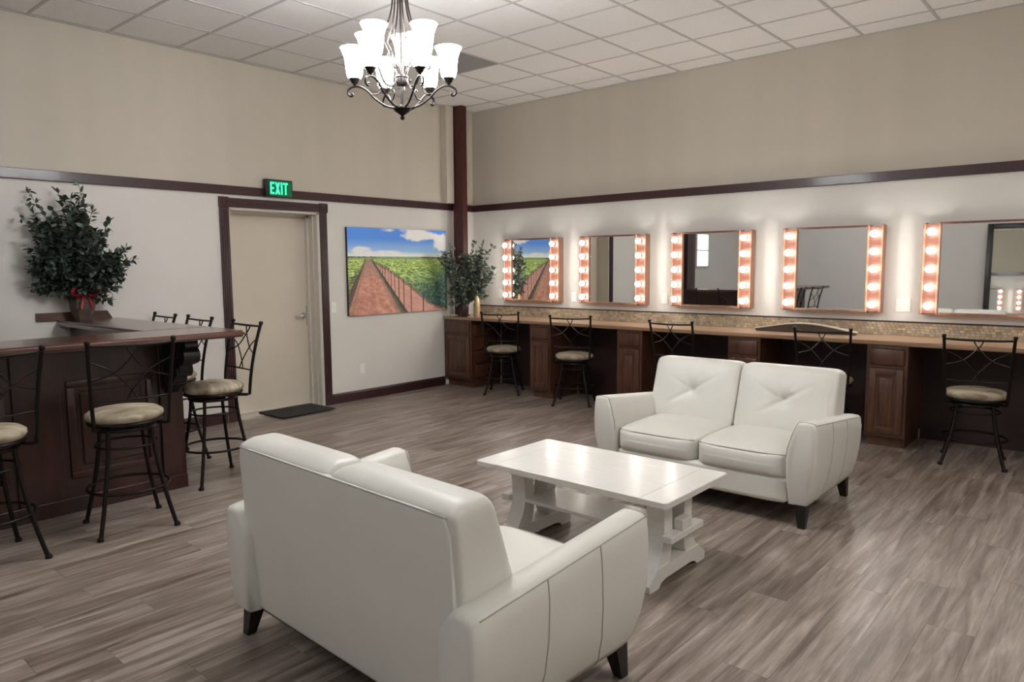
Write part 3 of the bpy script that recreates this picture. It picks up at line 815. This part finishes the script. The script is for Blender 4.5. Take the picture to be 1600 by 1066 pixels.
dup(s2, (4.862, -5.385, 0), R(180-2.4), 'white leather loveseat across the coffee table from the vanity, facing the lighted mirrors')

# ------------------------------------------------------------------ coffee table
t = thing('coffee_table', 'white painted trestle coffee table with lower shelf between the loveseats', 'table', (4.80, -4.045, 0))
TZ, L2, W2 = .48, .605, .33
wb = (2*W2)/5
for k in range(5):
    y0 = -W2+k*wb
    b = B(); box(b, -L2+.145, L2-.145, y0+.0003, y0+wb-.0003, TZ-.032, TZ-(.0004 if k % 2 else 0), bev=.001, seg=1); obj('top_board', b, 'table_white', t)
for s in (-1, 1):
    b = B(); xa, xb = sorted((s*(L2-.1445), s*L2)); c = .014
    pts = [(xa, -W2), (xb-c, -W2), (xb, -W2+c), (xb, W2-c), (xb-c, W2), (xa, W2)] if s > 0 else [(xa+c, -W2), (xb, -W2), (xb, W2), (xa+c, W2), (xa, W2-c), (xa, -W2+c)]
    prism(b, pts, TZ-.032, TZ, 'xy'); bmesh.ops.bevel(b, geom=[e for e in b.edges if abs(e.verts[0].co.z-e.verts[1].co.z) < 1e-5], offset=.003, segments=1, affect='EDGES')
    obj('end_board', b, 'table_white', t)
for s in (-1, 1):
    X = s*.445; hw_ = .048
    # scrolled foot
    b = B(); fp = [(-.285, 0), (-.20, 0), (-.175, .022), (-.13, .030), (.13, .030), (.175, .022), (.20, 0), (.285, 0), (.292, .035), (.272, .060), (.235, .078), (.22, .098), (-.22, .098), (-.235, .078), (-.272, .060), (-.292, .035)]
    prism(b, fp, X-.055, X+.055, 'yz'); obj('foot', b, 'table_white', t)
    for q in (-1, 1):
        # curved upright
        out = [(.205, .098), (.165, .16), (.145, .22), (.142, .30), (.150, .38), (.165, TZ-.068)]
        inn = [(.085, TZ-.068), (.070, .38), (.062, .30), (.060, .22), (.066, .16), (.085, .098)]
        pl = smooth_path([(a, c, 0) for a, c in out], 4); pi = smooth_path([(a, c, 0) for a, c in inn], 4)
        b = B(); prism(b, [(q*p.x, p.y) for p in pl+pi], X-hw_, X+hw_, 'yz'); obj('upright', b, 'table_white', t, 40)
    b = B(); box(b, X-.055, X+.055, -.235, .235, TZ-.068, TZ-.033, bev=.006); obj('cross_rail', b, 'table_white', t)
    # block that carries the shelf, with the through tenon
    b = B(); xa, xb = sorted((X+s*.048, X+s*.105)); box(b, xa, xb, -.17, .17, .222, .258, bev=.005)
    cb = obj('shelf_block', b, 'table_white', t)
    b = B(); xa, xb = sorted((X+s*.048, X+s*.10)); box(b, xa, xb, -.05, .05, .258, .312, bev=.004); obj('tenon', b, 'table_white', cb)
b = B(); box(b, -.40, .40, -.145, .145, .230, .250, bev=.003); obj('shelf', b, 'table_white', t)

# ------------------------------------------------------------------ chandelier
CH = (3.543, -4.295, 2.457)
ch = thing('chandelier', 'black wrought iron chandelier with nine glowing white bell shades', 'chandelier', CH)
b = B(); lathe(b, [(.001, 0), (.012, .006), (.013, .018), (.007, .026), (.016, .032), (.045, .052), (.056, .066), (.054, .076), (.02, .082), (.008, .09), (.008, .20), (.03, .205), (.037, .222), (.037, .245), (.042, .25), (.036, .262), (.012, .27), (.008, .30), (.006, 1.0), (.006, H-CH[2]-.05)], 18); obj('center_stem', b, 'black_iron', ch, 40)
b = B(); lathe(b, [(.065, 0), (.06, -.02), (.02, -.035), (.008, -.05)][::-1], 20, (0, 0, H-CH[2])); obj('canopy', b, 'black_iron', ch, 40)
va = math.atan2(-rr.y, -rr.x)+math.pi   # angle of the picture's right-hand direction
ra = math.atan2(rr.y, rr.x)
def shade(parent, r, a, z):
    c = (r*math.cos(a), r*math.sin(a), z)
    b = B(); pr = [(a*1.07, c*1.07) for a, c in [(.030, 0), (.040, .012), (.046, .04), (.049, .075), (.054, .115), (.064, .145), (.076, .168), (.073, .168), (.060, .143), (.050, .113), (.045, .075), (.042, .04), (.030, .014)]]
    lathe(b, pr, 22, c, cap0=False, cap1=False); obj('shade', b, 'shade_glass', parent, 60)
    b = B(); lathe(b, [(.006, -.040), (.010, -.030), (.020, -.022), (.026, -.008), (.035, 0), (.035, .008), (.012, .012)], 16, c); obj('cup', b, 'black_iron', parent, 50)
def arm_(parent, a, pts, r=.0065):
    b = B(); P_ = [(q*math.cos(a), q*math.sin(a), z) for q, z in smooth2(pts)]
    tube(b, P_, r, 7); return obj('arm', b, 'black_iron', parent, 60)
def smooth2(pts): return [(p.x, p.y) for p in smooth_path([(q, z, 0) for q, z in pts], 5)]
for k in range(6):
    a = ra-R(60*k)
    ar = arm_(ch, a, [(.04, .070), (.10, .085), (.16, .125), (.21, .175), (.255, .200), (.295, .198), (.322, .180), (.325, .155), (.308, .142), (.296, .150), (.302, .160)])
    shade(ar, .283, a, .243)
    b = B(); P_ = [(q*math.cos(a), q*math.sin(a), z) for q, z in smooth2([(.19, .155), (.15, .155), (.125, .18), (.135, .205), (.150, .198)])]; tube(b, P_, .004, 6); obj('scroll', b, 'black_iron', ar, 60)
for k in range(3):
    a = ra-R(28+120*k)
    ar = arm_(ch, a, [(.03, .235), (.06, .195), (.10, .200), (.125, .235), (.145, .285), (.175, .315), (.200, .302), (.203, .280), (.188, .275)])
    shade(ar, .168, a, .356)
    b = B(); P_ = [(q*math.cos(a), q*math.sin(a), z) for q, z in smooth2([(.035, .30), (.07, .33), (.085, .37), (.07, .40), (.055, .385)])]; tube(b, P_, .004, 6); obj('scroll', b, 'black_iron', ar, 60)
for k in range(6):
    a = ra-R(38+60*k); b = B()
    P_ = [(q*math.cos(a), q*math.sin(a), z) for q, z in smooth2([(.105, .455), (.118, .465), (.115, .49), (.092, .53), (.066, .59), (.050, .66), (.043, .74), (.040, .86), (.030, .98), (.010, 1.02)])]
    tube(b, P_, .0055, 6); obj('stem_rod', b, 'black_iron', ch, 60)
    b = B(); P_ = [(q*math.cos(a), q*math.sin(a), z) for q, z in smooth2([(.105, .455), (.085, .42), (.06, .36), (.045, .30), (.03, .255)])]
    tube(b, P_, .004, 6); obj('stem_rod', b, 'black_iron', ch, 60)

# ------------------------------------------------------------------ plants and small things
def leaf(b, p, d, L, Wd, up):
    d = d.normalized(); s = d.cross(up)
    if s.length < 1e-3: s = d.orthogonal()
    s.normalize(); nrm = s.cross(d)
    q = [p, p+d*L*.35+s*Wd*.5+nrm*L*.05, p+d*L*.7+s*Wd*.38, p+d*L-nrm*L*.08, p+d*L*.7-s*Wd*.38, p+d*L*.35-s*Wd*.5+nrm*L*.05]
    vs = [b.verts.new(x) for x in q]; b.faces.new((vs[0], vs[1], vs[5])); b.faces.new((vs[1], vs[2], vs[4], vs[5])); b.faces.new((vs[2], vs[3], vs[4]))
def foliage(parent, base, stems, leafmat, seed, lsize, curv=.12):
    rnd = random.Random(seed); bl = B(); bs_ = B(); base = Vector(base)
    for (tip, dens) in stems:
        tip = Vector(tip); mid = base.lerp(tip, .5)+Vector((rnd.uniform(-1, 1), rnd.uniform(-1, 1), .6))*curv*(tip-base).length*.5
        path = smooth_path([base, mid, tip], 7)
        tube(bs_, path, [.004-.0025*i/(len(path)-1) for i in range(len(path))], 5)
        for i in range(2, len(path)):
            tng = (path[i]-path[i-1]).normalized()
            for _ in range(dens):
                out = Vector((rnd.gauss(0, 1), rnd.gauss(0, 1), rnd.gauss(.1, .8))).normalized()
                d = (tng*.55+out*.9).normalized()
                L = lsize*rnd.uniform(.6, 1.15)
                leaf(bl, path[i].lerp(path[i-1], rnd.random())+out*.006, d, L, L*rnd.uniform(.45, .62), Vector((rnd.gauss(0, .5), rnd.gauss(0, .5), 1)).normalized())
    o = obj('stems', bs_, 'stem_brown', parent, 60); o['kind'] = 'stuff'
    o = obj('leaves', bl, leafmat, parent, recalc=False); o['kind'] = 'stuff'
pl = thing('potted_plant', 'large dark green leafy arrangement in a vase with red ribbon on the bar', 'plant', (.16, -4.99, BT))
b = B(); lathe(b, [(.06, 0), (.065, .01), (.095, .10), (.10, .16), (.082, .215), (.060, .24), (.066, .255), (.055, .255), (.05, .23)], 6, (0, 0, 0), rot=.3, cap1=True); obj('vase', b, 'vase_stone', pl)
b = B()
tube(b, [(.066*math.cos(a*math.pi/8), .066*math.sin(a*math.pi/8), .235) for a in range(16)], .014, 6, closed=True)
for s in (-1, 1):
    tube(b, smooth_path([(.05, s*.01, .235), (.085, s*.06, .275), (.10, s*.10, .25), (.085, s*.07, .215), (.06, s*.01, .225)], 4), [.006]+[.018]*15+[.006], 6)
    tube(b, smooth_path([(.065, s*.01, .23), (.10, s*.03, .17), (.11, s*.045, .10)], 4), .012, 5)
obj('ribbon', b, 'ribbon_red', pl, 50)
def inside(poly, x, y):
    c = False
    for (x0, y0), (x1, y1) in zip(poly, poly[1:]+poly[:1]):
        if (y0 > y) != (y1 > y) and x < (x1-x0)*(y-y0)/(y1-y0)+x0: c = not c
    return c
def plant_stems(base, outline, tips, n_in, depth, seed, dens_tip, dens_in, xmin):
    """tips and outline are (sideways, height) in metres; sideways runs along the room diagonal, clear of the wall"""
    rnd = random.Random(seed); out = []
    gx, gy = base[0]-CAM[0], base[1]-CAM[1]; gl = math.hypot(gx, gy); gx /= gl; gy /= gl; sx_, sy_ = -gy*-1, -gx
    def put(s_, h_, d_):
        x = sx_*s_-gx*d_; y = sy_*s_-gy*d_
        if x < xmin: x = xmin+rnd.random()*.04
        return (x, y, h_)
    for s_, h_ in tips:
        out.append((put(s_, h_, rnd.uniform(depth[0], depth[1])*.5), dens_tip))
    xs_ = [p[0] for p in outline]; hs = [p[1] for p in outline]
    while n_in:
        s_, h_ = rnd.uniform(min(xs_), max(xs_)), rnd.uniform(min(hs), max(hs))
        if inside(outline, s_, h_):
            out.append((put(s_, h_, rnd.uniform(*depth)), dens_in)); n_in -= 1
    return out
tips1 = [(-.36, .26), (-.25, .25), (.10, .24), (.30, .29), (-.40, .38), (.37, .41), (-.30, .35), (.2, .3), (-.44, .62), (.01, 1.155), (-.43, 1.08), (-.16, 1.07), (-.12, 1.05), (-.06, 1.04), (-.45, .95), (-.48, .86), (.13, .97), (.25, .84), (.225, .75), (.41, .62), (.45, .52), (.39, .49), (.355, .35), (.26, .25), (.215, .16), (-.44, .53), (-.43, .44), (-.40, .32), (-.29, .31), (-.44, .285), (-.13, .19), (.0, .95), (-.02, 1.0), (.02, 1.08)]
out1 = [(-.42, .34), (-.43, .50), (-.36, .68), (-.42, .84), (-.28, .86), (-.18, .96), (-.04, .97), (.08, .90), (.14, .76), (.22, .62), (.38, .60), (.42, .50), (.34, .36), (.20, .27), (.05, .26), (-.25, .27)]
foliage(pl, (0, 0, .25), plant_stems((.16, -4.99), [(a*.86+.02, c) for a, c in out1], [(a*.86+.02, c) for a, c in tips1], 120, (-.06, .26), 11, 4, 5, -.085), 'leaf_green', 4, .066)

p2 = thing('potted_plant', 'grey green leafy plant standing on the counter corner before the column', 'plant', (.32, -.525, CT))
b = B(); lathe(b, [(.04, 0), (.045, .01), (.060, .07), (.062, .11), (.050, .16), (.045, .18), (.05, .19), (.04, .19), (.035, .17)], 12); obj('vase', b, 'vase_dark', p2, 40)
tips2 = [(.21, .98), (.32, .94), (.44, .90), (-.14, .93), (-.23, .83), (-.31, .80), (-.27, .74), (.46, .61), (.49, .56), (.44, .50), (.41, .43), (.37, .27), (.30, .30), (-.17, .30), (-.13, .19), (-.02, .24), (.02, .86), (-.07, .68)]
out2 = [(-.15, .36), (-.18, .60), (-.26, .76), (-.12, .88), (.04, .82), (.16, .92), (.32, .88), (.38, .74), (.42, .58), (.38, .40), (.30, .30), (.1, .24), (-.05, .28)]
foliage(p2, (0, 0, .18), plant_stems((.32, -.525), [(a*.93-.04, c) for a, c in out2], [(a*.93-.04, c) for a, c in tips2], 75, (.02, .20), 21, 4, 5, -.30), 'leaf_grey_lit', 9, .064)

t = thing('bottle_vase', 'slim pale gold bottle vase on the counter beside the corner plant', 'vase', (.53, -.50, CT))
b = B(); lathe(b, [(.034, 0), (.040, .01), (.043, .08), (.041, .16), (.030, .23), (.017, .28), (.013, .33), (.016, .345), (.010, .345)], 18); obj('body', b, 'bottle_gold', t, 50)
b = B(); tube(b, [(.0165*math.cos(a*math.pi/8), .0165*math.sin(a*math.pi/8), .342) for a in range(16)], .003, 6, closed=True); obj('rim', b, 'bottle_gold', t, 60)

t = thing('white_dish', 'small flat white dish at the counter end against the wall', 'dish', (.135, -.535, CT))
b = B(); lathe(b, [(.03, 0), (.034, .004), (.060, .012), (.064, .016), (.058, .014), (.03, .006), (.001, .006)], 24, cap1=False); obj('plate', b, 'plate_white', t, 50)
b = B(); ring(b, .062, .0155, .002, 28); obj('rim', b, 'plate_white', t, 60)

# bowed tray on the counter
t = thing('bowed_tray', 'long bowed grey tray with a pale rim on the vanity counter', 'tray', (4.585, -.24, CT))
NX = 24; hw_ = .475
b = B(); up_ = []; lo_ = []
for i in range(NX+1):
    u = -1+2*i/NX; zt = .026+.062*math.cos(u*math.pi/2)**1.2; up_.append((u*hw_, zt)); lo_.append((u*hw_*.98, .0+.002))
prism(b, up_+lo_[::-1], -.018, .018, 'xz'); obj('body', b, 'tray_grey', t, 30)
b = B(); prism(b, [(x, z+.007) for x, z in up_]+[(x, z-.004) for x, z in up_[::-1]], -.032, .024, 'xz'); obj('rim', b, 'rim_light', t, 30)
